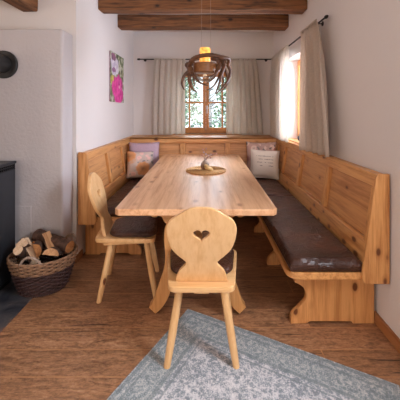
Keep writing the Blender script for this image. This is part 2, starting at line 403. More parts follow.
def lathe(bm, prof, seg=32, center=(0,0,0), sx=1, sy=1, mi=0):
    rings = []
    for r, z in prof:
        rings.append([bm.verts.new((center[0]+r*sx*math.cos(2*PI*k/seg), center[1]+r*sy*math.sin(2*PI*k/seg), center[2]+z)) for k in range(seg)])
    for i in range(len(prof)-1):
        for k in range(seg):
            f = bm.faces.new((rings[i][k], rings[i][(k+1)%seg], rings[i+1][(k+1)%seg], rings[i+1][k])); f.material_index = mi
    bm.faces.new(rings[0][::-1]); bm.faces.new(rings[-1])
def plate(outline, holes, thick, bev=.003):
    """flat shape (with holes) in XY, thickness along Z, softened edges -> mesh"""
    cu = bpy.data.curves.new('tmp', 'CURVE'); cu.dimensions = '2D'; cu.fill_mode = 'BOTH'
    cu.extrude = thick/2-bev; cu.bevel_depth = bev; cu.bevel_resolution = 1; cu.offset = -bev
    for pl in [outline] + holes:
        s = cu.splines.new('POLY'); s.points.add(len(pl)-1); s.use_cyclic_u = True
        for i, p in enumerate(pl): s.points[i].co = (p[0], p[1], 0, 1)
    o = bpy.data.objects.new('tmp', cu); C.objects.link(o); dg = bpy.context.evaluated_depsgraph_get(); dg.update()
    me = bpy.data.meshes.new_from_object(o.evaluated_get(dg)); bpy.data.objects.remove(o); bpy.data.curves.remove(cu)
    return me
def xf(me, f):
    for v in me.vertices: v.co = f(v.co)
    me.update(); return me
def ribbon(pts):
    """pts (x, z, halfwidth) -> closed outline"""
    Ls, Rs = [], []; n = len(pts)
    for i, (x, z, w) in enumerate(pts):
        a = pts[max(i-1, 0)]; b = pts[min(i+1, n-1)]; t = Vector((b[0]-a[0], b[1]-a[1])).normalized(); nn = Vector((-t.y, t.x))
        Ls.append((x+nn.x*w, z+nn.y*w)); Rs.append((x-nn.x*w, z-nn.y*w))
    return Ls + Rs[::-1]
def struct(o): o['kind'] = 'structure'; return o
def copy_tree(o, parent=None):
    c = o.copy(); C.objects.link(c)
    if parent: c.parent = parent
    for ch in [q for q in bpy.data.objects if q.parent == o and q != c]: copy_tree(ch, c)
    return c

# ------------------------------------------------------------------ dimensions
XL, XR, YB = -1.15, 1.10, 4.82
YS = 2.68            # face of the left part of the wall
ZC = 2.62
# ------------------------------------------------------------------ setting
struct(bm_obj('floor', B(-3.6, 1.35, -3.0, 5.1, -.05, 0), M['floor']))
struct(bm_obj('ceiling', B(-3.8, 1.5, -3.2, 5.2, ZC, ZC+.1), M['ceil']))
def wall_with_hole(name, axis, plane0, plane1, u0, u1, holes, mat=M['wall']):
    bm = bmesh.new(); z0, z1 = 0, ZC
    def add(a0, a1, b0, b1):
        if a1-a0 < 1e-4 or b1-b0 < 1e-4: return
        if axis == 'y': box(bm, a0, a1, plane0, plane1, b0, b1)
        else: box(bm, plane0, plane1, a0, a1, b0, b1)
    cur = u0
    for (h0, h1, zz0, zz1) in sorted(holes):
        add(cur, h0, z0, z1); add(h0, h1, z0, zz0); add(h0, h1, zz1, z1); cur = h1
    add(cur, u1, z0, z1)
    return struct(bm_obj(name, bm, mat))
WB = (-.555, .585, .985, 1.99)      # back window x0 x1 z0 z1
WR = (3.02, 4.05, .965, 2.03)       # right window y0 y1 z0 z1
WN = (.35, 1.30, .965, 2.03)        # nearer right window, beside the camera
wall_with_hole('wall_back', 'y', YB, YB+.28, XL-.3, XR+.28, [WB])
wall_with_hole('wall_right', 'x', XR, XR+.28, -3.0, YB+.0, [WR, WN])
struct(bm_obj('wall_left', B(XL-.35, XL, YS, YB, 0, ZC), M['wall']))
struct(bm_obj('wall_stove', B(-3.6, XL-.35, YS, YS+.3, 0, ZC), M['wall']))
RWIN = [(-3.0, -1.7, .8, 2.1), (-1.0, .3, .8, 2.1)]
wall_with_hole('wall_rear', 'y', -3.2, -3.0, -3.6, 1.35, RWIN)
LWIN = [(-1.6, -.2, .8, 2.1)]
wall_with_hole('wall_west', 'x', -3.8, -3.6, -3.0, YS+.3, LWIN)
# chimney breast with a soft top ledge
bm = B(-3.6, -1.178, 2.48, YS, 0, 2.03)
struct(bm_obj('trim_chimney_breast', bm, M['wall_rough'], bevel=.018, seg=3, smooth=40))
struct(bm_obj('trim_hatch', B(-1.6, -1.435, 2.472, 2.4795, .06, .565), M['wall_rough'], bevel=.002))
struct(bm_obj('floor_slate', B(-3.58, -1.245, .6, YS-.2, .0005, .006), M['slate']))
struct(bm_obj('baseboard_right', B(XR-.02, XR, -3.0, 1.93, 0, .065), M['base_y'], bevel=.003))
bm = B(-1.165, XL+.012, YS-.012, YS, 0, .06); box(bm, XL, XL+.012, YS, 2.80, 0, .06)
struct(bm_obj('baseboard_left', bm, M['base_x'], bevel=.002))
# beams: old and uneven
def beam(name, a, b, w, z0, z1, along, mat):
    bm = bmesh.new(); n = 26; rings = []
    for i in range(n+1):
        t = a+(b-a)*i/n; r = []
        for k, (u, z) in enumerate(((w[0], z0), (w[1], z0), (w[1], z1), (w[0], z1))):
            d = noise.noise(Vector((t*2.3, k*5.1, z0)))*.02; e = noise.noise(Vector((t*2.0, k*3.3+9, 1)))*.018
            zz = z+(e if z == z0 else 0)
            r.append(bm.verts.new((t, u+d, zz) if along == 'x' else (u+d, t, zz)))
        rings.append(r)
    for i in range(n):
        for k in range(4): bm.faces.new((rings[i][k], rings[i][(k+1)%4], rings[i+1][(k+1)%4], rings[i+1][k]))
    bm.faces.new(rings[0]); bm.faces.new(rings[-1])
    return bm_obj(name, bm, mat, bevel=.012, seg=2)
b1 = beam('ceiling_beam', XL+.001, XR-.001, (3.21, 3.38), 2.44, ZC, 'x', M['beam'])
tag(b1, 'dark old timber beam crossing the alcove ceiling, the nearer of the two', 'beam')
b2 = beam('ceiling_beam', XL+.001, XR-.001, (3.93, 4.11), 2.45, ZC, 'x', M['beam'])
tag(b2, 'dark old timber beam crossing the alcove ceiling, nearest the back window', 'beam')
b3 = beam('ceiling_beam', -2.9, YS, (-1.62, -1.482), 2.225, ZC, 'y', M['beam_y'])
tag(b3, 'dark timber beam running lengthwise above the stove into the wall', 'beam')

# windows -----------------------------------------------------------------
def window(name, axis, off, u0, u1, z0, z1, inward, cols, rows, handle=True, mats=M['frame']):
    """frame in plane off..off+.05 going outward; two casements"""
    def P(bm, a0, a1, t0, t1, b0, b1):
        s = 1 if inward < 0 else -1
        t0, t1 = off+s*t0, off+s*t1
        t0, t1 = min(t0, t1), max(t0, t1)
        if axis == 'y': box(bm, a0, a1, t0, t1, b0, b1)
        else: box(bm, t0, t1, a0, a1, b0, b1)
    e = .001
    bm = bmesh.new(); w = .032
    P(bm, u0+e, u1-e, 0, .06, z0+e, z0+w); P(bm, u0+e, u1-e, 0, .06, z1-w, z1-e)
    P(bm, u0+e, u0+w, 0, .06, z0+w, z1-w); P(bm, u1-w, u1-e, 0, .06, z0+w, z1-w)
    root = struct(bm_obj(name, bm, mats, bevel=.003))
    mid = (u0+u1)/2
    for (a, b_) in ((u0+w, mid), (mid, u1-w)):
        bm = bmesh.new(); s = .048; g = .0008
        a += g; b_ -= g
        P(bm, a, b_, -.012, .04, z0+w+g, z0+w+s+.012); P(bm, a, b_, -.012, .04, z1-w-s, z1-w-g)
        P(bm, a, a+s, -.012, .04, z0+w+s+.012, z1-w-s); P(bm, b_-s, b_, -.012, .04, z0+w+s+.012, z1-w-s)
        for c in range(1, cols):
            x = a+s+(b_-a-2*s)*c/cols; P(bm, x-.012, x+.012, .0, .035, z0+w+s, z1-w-s)
        for r in range(1, rows):
            z = z0+w+s+(z1-z0-2*w-2*s)*r/rows; P(bm, a+s, b_-s, .001, .034, z-.013, z+.013)
        o = bm_obj('casement', bm, mats, root, bevel=.003)
        bm = bmesh.new(); P(bm, a+s*.6, b_-s*.6, .015, .019, z0+w+s*.6, z1-w-s*.6)
        bm_obj('glass_pane', bm, M['glass'], o)
    if handle:
        bm = bmesh.new(); zc = (z0+z1)/2-.08
        P(bm, mid+.008, mid+.03, -.018, -.012, zc-.03, zc+.03); P(bm, mid+.012, mid+.026, -.045, -.018, zc+.005, zc+.019)
        P(bm, mid+.012, mid+.026, -.056, -.045, zc-.10, zc+.02)
        bm_obj('window_handle', bm, M['handle'], root, bevel=.003)
    return root
wb = window('window_1', 'y', YB+.10, WB[0], WB[1], WB[2], WB[3], -1, 2, 2)
struct(bm_obj('trim_sill_back', B(WB[0]+.001, WB[1]-.001, YB-.02, YB+.098, WB[2]-.016, WB[2]), M['pine_x'], bevel=.003))
wr = window('window_2', 'x', XR+.15, WR[0], WR[1], WR[2], WR[3], -1, 1, 2, False)
struct(bm_obj('trim_sill_right', B(XR-.02, XR+.148, WR[0]+.001, WR[1]-.001, WR[2]-.016+.018, WR[2]+.018), M['pine_y'], bevel=.003))
window('window_3', 'x', XR+.15, WN[0], WN[1], WN[2], WN[3], -1, 1, 2, False)
for i, (a, b_, z0, z1) in enumerate(RWIN): window('window_%d' % (4+i), 'y', -3.1, a, b_, z0, z1, 1, 1, 2, False)
window('window_6', 'x', -3.7, LWIN[0][0], LWIN[0][1], LWIN[0][2], LWIN[0][3], 1, 1, 2, False)

# ------------------------------------------------------------------ benches
def bench(name, mapf, u0, u1, ends, stiles, panels, supports, label, deep=.60, axis_grain=1, seat=None):
    """u along the wall, d away from the wall, z up. mapf(u,d,z)->xyz"""
    root = empty(name, mapf((u0+u1)/2, .3, 0)); inv = Vector(root.location)
    def mp(u, d, z): return Vector(mapf(u, d, z))-inv
    def blk(bm, a0, a1, poly):
        prism(bm, poly, lambda a, b, t: mp(t, a, b), a0, a1)
    long_ = M['pine_y'] if axis_grain == 1 else M['pine_x']
    def front(z): return .142-.092*(z-.36)/.60    # face of the leaning back
    def slab(z0, z1, t0, t1): return [(front(z0)+t0, z0), (front(z0)+t1, z0), (front(z1)+t1, z1), (front(z1)+t0, z1)]
    # seat board
    bm = bmesh.new(); r = .07; pts = []
    su0 = ends[0] if ends[0] is not None else u0; 
    a0, a1 = seat or (u0, u1)
    corner = []
    if ends[0] is not None:
        for k in range(9):
            an = PI+(PI/2)*k/8; corner.append((a0+r+r*math.cos(an)*1, deep-r-r*math.sin(an)))
        pts = [(a0, .02)] + [(p[0], p[1]) for p in corner] + [(a1, deep), (a1, .02)]
    else: pts = [(a0, .02), (a0, deep), (a1, deep), (a1, .02)]
    prism(bm, pts, lambda a, b, t: mp(a, b, t), .345, .385)
    bm_obj('seat_board', bm, long_, root, bevel=.004)
    # back frame: bottom rail, top rail, stiles
    bm = bmesh.new()
    blk(bm, u0+.001, u1, slab(.388, .55, -.034, .003)); blk(bm, u0+.001, u1, slab(.885, .945, -.034, .003))
    bm_obj('backrest_rails', bm, long_, root, bevel=.006)
    for s0, s1 in stiles:
        bm = bmesh.new(); blk(bm, s0, s1, slab(.5505, .8845, -.034, .0025)); bm_obj('backrest_stile', bm, M['pine_z'], root, bevel=.006)
    for p0, p1 in panels:
        bm = bmesh.new(); e = .001; w = .012
        z0, z1 = .552, .883
        o = [mp(p0+e, front(z0)-.029, z0), mp(p1-e, front(z0)-.029, z0), mp(p1-e, front(z1)-.029, z1), mp(p0+e, front(z1)-.029, z1)]
        ii = [mp(p0+w, front(z0+w)-.024, z0+w), mp(p1-w, front(z0+w)-.024, z0+w), mp(p1-w, front(z1-w)-.024, z1-w), mp(p0+w, front(z1-w)-.024, z1-w)]
        bk = [mp(p0+e, front(z0)-.0335, z0), mp(p1-e, front(z0)-.0335, z0), mp(p1-e, front(z1)-.033, z1), mp(p0+e, front(z1)-.033, z1)]
        O, I, K = ([bm.verts.new(v) for v in q] for q in (o, ii, bk))
        bm.faces.new(I); bm.faces.new(K[::-1])
        for k in range(4):
            bm.faces.new((O[k], O[(k+1)%4], I[(k+1)%4], I[k])); bm.faces.new((K[k], K[(k+1)%4], O[(k+1)%4], O[k]))
        bm_obj('backrest_panel', bm, M['panel_y'] if axis_grain == 1 else M['panel_x'], root)
    bm = bmesh.new(); blk(bm, u0+.001, u1, [(.004, .946), (.062, .946), (.062, .966), (.004, .966)])
    bm_obj('top_rail', bm, long_, root, bevel=.004)
    if ends[0] is not None:
        e0, e1 = ends
        out = [(.012, .33), (.155, .33), (.172, .35), (.172, .40), (.092, .955), (.078, .978), (.012, .978)]
        bm = bmesh.new(); blk(bm, e0, e1, out)
        bm_obj('end_panel', bm, M['pine_z'], root, bevel=.004)
    for s in supports:
        # scrolled support: d vs z
        prof = spl([(deep-.052, .0), (deep-.052, .03), (deep-.062, .063), (deep-.105, .107), (deep-.140, .145), (deep-.148, .18), (deep-.134, .225), (deep-.10, .25), (deep-.075, .262), (deep-.08, .275), (deep-.07, .31), (deep-.07, .344)], 4)
        poly = [(.025, .0), (.16, 0), (.17, .014), (deep-.17, .014), (deep-.15, 0)] + prof + [(.025, .344)]
        me = plate(poly, [], .035, .002)
        me = xf(me, lambda c: mp(s+c.z+.0175, c.x, c.y))
        me_obj('scrolled_support', me, M['base_z'], root, smooth=40)
    tag(root, label, 'bench'); return root
mR = lambda u, d, z: (XR-d, u, z)
mL = lambda u, d, z: (XL+d, u, z)
YK = 4.40
mB = lambda u, d, z: (u, YK-d, z)
bench('corner_bench', mR, 1.785, YB-.001, (1.765, 1.784), [(1.79,1.87), (2.50,2.57), (3.20,3.27), (3.86,3.93), (4.25,4.36)],
      [(1.87,2.50), (2.57,3.20), (3.27,3.86), (3.93,4.25)], [1.905, 2.63, 3.33], 'long honey-coloured pine bench with panelled back along the right wall', .605)
bench('corner_bench', mL, 2.715, YB-.001, (2.685, 2.714), [(2.72,2.79), (3.33,3.40), (3.92,3.99), (4.25,4.36)],
      [(2.79,3.33), (3.40,3.92), (3.99,4.25)], [2.82, 3.6], 'honey-coloured pine bench with panelled back along the left wall', .60)
bk_ = bench('back_bench', mB, XL+.065, XR-.065, (None, None), [(XL+.07, -.97), (-.36,-.29), (.29,.36), (.93, XR-.07)],
      [(-.97,-.36), (-.29,.29), (.36,.93)], [], 'short pine bench with panelled back and wide top shelf below the back window', .60, 0, (XL+.602, XR-.607))
bm = B(XL+.064, XR-.064, YK-.062-(YK-.40)*0, YB-.002, .9465, .9665)
for v in bm.verts: v.co -= Vector(bk_.location)
bm_obj('shelf', bm, M['pine_x'], bk_, bevel=.003)

# leather cushions
def pad(name, x0, x1, y0, y1, z0, z1, label, wr=1.0, rcorner=.03):
    bm = bmesh.new(); nx, ny = max(8, int((x1-x0)/.025)), max(8, int((y1-y0)/.025)); T = {}
    cx, cy = (x0+x1)/2, (y0+y1)/2; hx, hy = (x1-x0)/2, (y1-y0)/2; r = .022
    h = z1-z0
    def edge(u):  return u
    for i in range(nx+1):
        for j in range(ny+1):
            x = x0+(x1-x0)*i/nx; y = y0+(y1-y0)*j/ny
            ex = min(x-x0, x1-x); ey = min(y-y0, y1-y); e = min(ex, ey)
            z = z1 - (r - math.sqrt(max(0, r*r-(r-min(e, r))**2)))*1.0
            if e > .02:
                q = noise.noise(Vector((x*5.5+noise.noise(Vector((x*3, y*3, 1)))*1.5, y*5.5, z0*3)))
                z += wr*(.004*noise.noise(Vector((x*3, y*3, 3))) + .008*(1-min(1, abs(q)*5)))
            # rounded corners in plan
            T[i, j] = bm.verts.new((x-cx, y-cy, z))
    for i in range(nx):
        for j in range(ny): bm.faces.new((T[i,j], T[i+1,j], T[i+1,j+1], T[i,j+1]))
    loop = [T[i,0] for i in range(nx+1)] + [T[nx,j] for j in range(1, ny+1)] + [T[i,ny] for i in range(nx-1, -1, -1)] + [T[0,j] for j in range(ny-1, 0, -1)]
    prev = loop
    for dz, ins in ((z0+h*.5, -.004), (z0+.008, 0), (z0, .008)):
        ring = []
        for v in loop:
            x, y = v.co.x, v.co.y; s = 1-ins/max(hx, .01), 1-ins/max(hy, .01)
            ring.append(bm.verts.new((x*s[0], y*s[1], dz)))
        n = len(loop)
        for k in range(n): bm.faces.new((prev[k], prev[(k+1)%n], ring[(k+1)%n], ring[k]))
        prev = ring
    bm.faces.new(prev[::-1])
    # piping seam round the front edge is a raised cord
    o = bm_obj(name, bm, M['leather'], smooth=50); o.location = (cx, cy, 0)
    bm = bmesh.new(); zz = z0+h*.42
    P = [(-hx-.004, -hy-.004, zz), (hx+.004, -hy-.004, zz), (hx+.004, hy+.004, zz), (-hx-.004, hy+.004, zz), (-hx-.004, -hy-.004, zz)]
    tube(bm, P, .003, 6); bm_obj('piping', bm, M['leather'], o, smooth=True)
    tag(o, label, 'seat cushion'); return o
pad('leather_seat_pad', .512, .952, 1.79, 3.16, .386, .455, 'shiny dark brown leather seat pad on the near half of the right bench')
pad('leather_seat_pad', .512, .952, 3.172, 4.26, .386, .455, 'dark brown leather seat pad on the far half of the right bench')
pad('leather_seat_pad', -1.002, -.562, 2.73, 4.26, .386, .455, 'dark brown leather seat pad on the left bench', .6)
pad('leather_seat_pad', -.552, .502, 3.80, 4.26, .386, .455, 'dark brown leather seat pad on the bench under the back window', .5)

# ------------------------------------------------------------------ table
tb = empty('dining_table', (-.05, 3.0, 0))
tag(tb, 'long light wooden dining table with thick top and curved trestle legs', 'table')
top = [(-.507,-1.145), (-.480,-1.172), (.468,-1.172), (.495,-1.145), (.515,1.16), (.50,1.175), (-.512,1.175), (-.527,1.16)]
bm = bmesh.new(); prism(bm, top, lambda a, b, t: (a, b, t), .709, .75)
bm_obj('table_top', bm, M['table'], tb, bevel=.006, seg=3)
for ty in (-.985, .62):
    # top bar with curled ends
    pr = spl([(-.31,.708), (-.315,.67), (-.30,.648), (-.278,.645), (-.258,.655), (-.235,.645), (-.215,.61), (-.16,.58), (0,.575)], 4)
    poly = pr + [(-x, z) for x, z in pr[::-1][1:]]
    me = xf(plate(poly, [], .06, .004), lambda c: Vector((c.x, ty+c.z, c.y)))
    me_obj('trestle_bar', me, M['trestle_x'], tb, smooth=40)
    for s in (-1, 1):
        c = spl([(.10,.64,.05), (.165,.585,.045), (.185,.50,.036), (.180,.40,.034), (.185,.31,.036), (.205,.22,.042), (.235,.13,.044), (.268,.065,.036), (.300,.030,.029)], 5)
        out = ribbon(c)
        out = [(x, max(z, 0.0)) for x, z in out]
        me = xf(plate([(s*x, z) for x, z in out], [], .07, .004), lambda c_: Vector((c_.x, ty+c_.z*.97, c_.y)))
        me_obj('trestle_leg', me, M['trestle'], tb, smooth=40)
bm = B(-.03, .03, -.985, .62, .26, .33); bm_obj('stretcher', bm, M['trestle'], tb, bevel=.006)
for ty in (-.985, .62):
    bm = B(-.18, .18, ty-.022, ty+.022, .25, .34); bm_obj('cross_bar', bm, M['trestle_x'], tb, bevel=.005)

# ------------------------------------------------------------------ chairs
def make_chair():
    root = empty('carved_chair', (0,0,0))
    # seat slab
    yb, yf = -.20, .20
    def trap(rw, fw, y0, y1, r, n=5):
        cs = [(-rw/2, y0), (rw/2, y0), (fw/2, y1), (-fw/2, y1)]; out = []
        for i in range(4):
            p = Vector(cs[i]); a = (Vector(cs[i-1])-p).normalized(); b = (Vector(cs[(i+1)%4])-p).normalized()
            s, e = p+a*r, p+b*r
            for k in range(n+1):
                t = k/n; out.append(tuple((s*(1-t)**2+p*2*t*(1-t)+e*t*t)))
        return out
    me = xf(plate(trap(.345, .455, yb-.042, yf-.015, .04), [], .030, .005), lambda c: Vector((c.x, c.y, c.z+.440)))
    seat = me_obj('seat', me, M['chair_x'], root, smooth=40)
    for s in (-1, 1):
        bm = B(s*.118-.055, s*.118+.055, yb+.02, yf-.05, .405, .4245); bm_obj('batten', bm, M['chair_x'], root, bevel=.003)
    # leather pad on seat (tied on: part)
    out = trap(.325, .41, yb+.055, yf-.008, .09, 8)
    bm = bmesh.new(); lv = [(.97, 0.0), (1.015, .008), (1.02, .020), (.995, .030), (.93, .036), (.75, .038), (.4, .0375)]; prev = None; cy = .02
    rings = []
    for s, dz in lv:
        rings.append([bm.verts.new((x*s, cy+(y-cy)*s, .4555+dz + (0.002*noise.noise(Vector((x*20, y*20, 0))) if s < .9 else 0))) for x, y in out])
    n = len(out)
    for i in range(len(rings)-1):
        for k in range(n): bm.faces.new((rings[i][k], rings[i][(k+1)%n], rings[i+1][(k+1)%n], rings[i+1][k]))
    bm.faces.new(rings[0][::-1]); bm.faces.new(rings[-1])
    pad_ = bm_obj('seat_pad', bm, M['leather'], root, smooth=50)
    pad_['label'] = 'dark brown leather seat pad'
    bm = bmesh.new(); tube(bm, [(x*1.022, cy+(y-cy)*1.022, .468) for x, y in out]+[(out[0][0]*1.022, cy+(out[0][1]-cy)*1.022, .468)], .0028, 6, cap=False)
    bm_obj('piping', bm, M['leather'], pad_, smooth=True)
    # backboard
    half = [(0,.877), (.035,.875), (.071,.863), (.105,.842), (.135,.822), (.160,.802), (.175,.772), (.177,.735), (.173,.70), (.163,.662), (.148,.630), (.122,.600), (.098,.578)]
    low = [(.083,.562), (.085,.550), (.099,.537), (.118,.518), (.132,.488), (.140,.456)]
    hp = spl(half, 4) + spl(low, 4)
    out = [(x, z) for x, z in hp] + [(-x, z) for x, z in hp[::-1][:-1]]
    h = []
    for k in range(36):
        t = 2*PI*k/36; x = 16*math.sin(t)**3; z = 13*math.cos(t)-5*math.cos(2*t)-2*math.cos(3*t)-math.cos(4*t)
        h.append((x*.0026, .722+z*.0022))
    me = plate(out, [h[::-1]], .024, .004)
    lean = lambda c: Vector((c.x, yb+.022-(c.y-.456)*.30 + c.z - .012*0 , c.y))
    me_obj('backboard', xf(me, lean), M['chair_z'], root, smooth=40)
    bm = B(-.04, .04, yb+.005, yb+.045, .392, .4245); bm_obj('tenon', bm, M['chair_x'], root, bevel=.002)
    for sx in (-1, 1):
        for sy in (-1, 1):
            top_ = Vector((sx*.118, sy*.125-.01+(.0 if sy < 0 else -.0), .407)); tip = Vector((sx*.183, -.208 if sy < 0 else .188, 0))
            bm = bmesh.new(); d = tip-top_
            tube(bm, [top_, top_+d*.08, top_+d*.6, tip], [.019, .0215, .0225, .0185], 8)
            # flat bottoms
            for v in bm.verts:
                if v.co.z < .02: v.co.z = 0
            bm_obj('leg', bm, M['chair_z'], root, bevel=.002)
    for o in bpy.data.objects:
        if o.parent == root or (o.parent and o.parent.parent == root):
            for v in o.data.vertices:
                z = v.co.z
                if z < .5: v.co.z = z-.012*min(1, max(0, z)/.4)
                elif z < .56: v.co.z = z-.012*(.56-z)/.06
    return root
ch1 = make_chair(); ch1.location = (-.018, 1.785, 0.008*0); ch1.rotation_euler.z = 0
tag(ch1, 'pale wooden chair with heart cutout standing at the near end of the table', 'chair', 'carved wooden chairs at the table')
ch2 = copy_tree(ch1); ch2.location = (-.565, 2.325, 0); ch2.rotation_euler.z = math.radians(-83)
tag(ch2, 'wooden chair with heart cutout seen sideways at the left of the table', 'chair', 'carved wooden chairs at the table')

# ------------------------------------------------------------------ rug
ang = math.radians(-28.1); W_, H_ = 1.21, 2.0
A = Vector((-.116, 2.04)); ux = Vector((math.cos(ang), math.sin(ang))); uy = Vector((-ux.y, ux.x))
cen = A+ux*W_/2-uy*H_/2
bm = bmesh.new(); nx, ny = 40, 60; T = {}
for i in range(nx+1):
    for j in range(ny+1):
        x, y = -W_/2+W_*i/nx, -H_/2+H_*j/ny
        T[i,j] = bm.verts.new((x+.002*noise.noise(Vector((0, y*6, 0))), y+.002*noise.noise(Vector((x*6, 0, 5))), .006))
for i in range(nx):
    for j in range(ny): bm.faces.new((T[i,j], T[i+1,j], T[i+1,j+1], T[i,j+1]))
loop = [T[i,0] for i in range(nx+1)] + [T[nx,j] for j in range(1, ny+1)] + [T[i,ny] for i in range(nx-1, -1, -1)] + [T[0,j] for j in range(ny-1, 0, -1)]
lo = [bm.verts.new((v.co.x*1.002, v.co.y*1.002, .0005)) for v in loop]
for k in range(len(loop)): bm.faces.new((loop[k], loop[(k+1)%len(loop)], lo[(k+1)%len(loop)], lo[k]))
bm.faces.new(lo)
rug = bm_obj('area_rug', bm, mk_rug(W_, H_)); rug.location = (cen.x, cen.y, 0); rug.rotation_euler.z = ang
tag(rug, 'faded blue-grey oriental rug lying askew on the wooden floor', 'rug')
ch1.location.z = .0

# ------------------------------------------------------------------ stove and pipe
st = empty('wood_stove', (-1.80, 2.09, .006)); tag(st, 'black steel wood stove standing against the chimney wall', 'stove')
def SB(name, l, mat, bev=.004): return bm_obj(name, boxes(l), mat, st, bevel=bev)
SB('stove_body', [(-.30, .298, -.30, .288, .05, .885)], M['stove'], .006)
SB('top_plate', [(-.305, .305, -.305, .293, .93, .95)], M['stove'])
SB('plinth', [(-.27, .27, -.27, .26, 0, .049)], M['black_metal'])
# perforated vent band: a grid of slim bars round a core
l = [(-.285, .285, -.285, .275, .886, .929)]
bm = boxes(l); 
for k in range(26):
    y = -.285+.56*k/25; box(bm, .285, .300, y-.004, y+.004, .8862, .9288)
for zz in (.8862, .9075, .924): box(bm, .2855, .3005, -.285, .283, zz, zz+.0045)
bm_obj('vent_grille', bm, M['black_metal'], st)
SB('stove_door', [(-.24, .24, -.315, -.301, .30, .80)], M['stove'], .004)
bm = bmesh.new(); tube(bm, [(.20,-.316,.45), (.20,-.35,.46), (.20,-.35,.64), (.20,-.316,.65)], .008, 8); bm_obj('door_handle', bm, M['handle'], st, smooth=40)
pp = empty('stove_pipe', (-1.635, 2.1, 0)); pp.location.z = .957
tag(pp, 'black stove pipe bending into the chimney wall with a round collar', 'stove pipe')
pth = [(-.02,0,0), (-.02,0,.62)] + [(-.02, .12-.12*math.cos(a), .62+.12*math.sin(a)) for a in [PI/2*k/8 for k in range(1, 9)]] + [(-.02, .378, .74)]
pth = [(x, y, z+.035) for x, y, z in pth]; pth[0] = (-.02, 0, .0)
bm = bmesh.new(); tube(bm, pth, .072, 28); bm_obj('pipe', bm, M['pipe'], pp, smooth=40)
bm = bmesh.new(); prism(bm, [(-.02+.114*math.cos(2*PI*k/40), .775+.114*math.sin(2*PI*k/40)) for k in range(40)], lambda a, b, t: (a, t, b), .352, .379)
bm_obj('wall_collar', bm, M['pipe'], pp, smooth=40, bevel=.005)

# ------------------------------------------------------------------ basket with logs
BX, BY = -1.235, 2.30
bk = empty('log_basket', (BX, BY, 0)); tag(bk, 'oval wicker basket, tan above and dark brown below, filled with firewood', 'basket')
bk.rotation_euler.z = math.radians(18)
NST = 30
def brad(z):   # semi-axes at height z
    t = z/.27; return .155+.080*t**.9, .128+.072*t**.9
def zrim(a): return 0.0
def weave(z0, z1, rows, mat, name, rad):
    bm = bmesh.new()
    for r in range(rows):
        z = z0+(z1-z0)*(r+.5)/rows; pts = []; n = NST*4
        for k in range(n+1):
            a = 2*PI*k/n; ph = NST/2*a*1 + (PI if r % 2 else 0)
            A_, B_ = brad(z); o = .008*math.cos(ph)
            pts.append(((A_+o)*math.cos(a), (B_+o)*math.sin(a), z))
        tube(bm, pts, rad, 5, cap=False)
    return bm_obj(name, bm, mat, bk, smooth=True)
weave(.012, .178, 12, M['wick_dark'], 'lower_weave', .0078)
weave(.181, .262, 6, M['wick_light'], 'upper_weave', .0078)
bm = bmesh.new()
for k in range(NST):
    a = 2*PI*k/NST; p = []
    for z in (.005, .07, .14, .20, .262): A_, B_ = brad(z); p.append((A_*math.cos(a), B_*math.sin(a), z))
    tube(bm, p, .0035, 5)
bm_obj('stakes', bm, M['wick_dark'], bk, smooth=True)['kind'] = 'stuff'
for name, z, mt, rr in (('rim', .266, M['wick_light'], .0085), ('waist_braid', .1765, M['wick_light'], .006), ('foot_rim', .010, M['wick_dark'], .0075)):
    bm = bmesh.new(); A_, B_ = brad(z)
    for ph in range(3):
        pts = []
        for k in range(121):
            a = 2*PI*k/120; q = 22*a+ph*2*PI/3; o = rr*.55*math.cos(q); dz = rr*.55*math.sin(q)
            pts.append(((A_+o)*math.cos(a), (B_+o)*math.sin(a), z+dz))
        tube(bm, pts, rr*.62, 5, cap=False)
    bm_obj(name, bm, mt, bk, smooth=True)
bm = bmesh.new(); lathe(bm, [(.145, .004), (.152, .008), (.152, .014)], 40, sx=1, sy=.8); bm_obj('basket_floor', bm, M['wick_dark'], bk)
for a0 in (math.radians(-103), math.radians(42)):
    bm = bmesh.new()
    for ph in range(3):
        pts = []
        for k in range(41):
            t = k/40; a = a0+(t-.5)*.62; A_, B_ = brad(.27); q = 26*t+ph*2.1
            out = 1.0+.05*math.sin(PI*t)
            pts.append((A_*out*math.cos(a)+.005*math.cos(q), B_*out*math.sin(a), .258+.072*math.sin(PI*t)**.7+.005*math.sin(q)))
        tube(bm, pts, .0055, 5)
    bm_obj('handle', bm, M['wick_grey'], bk, smooth=True)
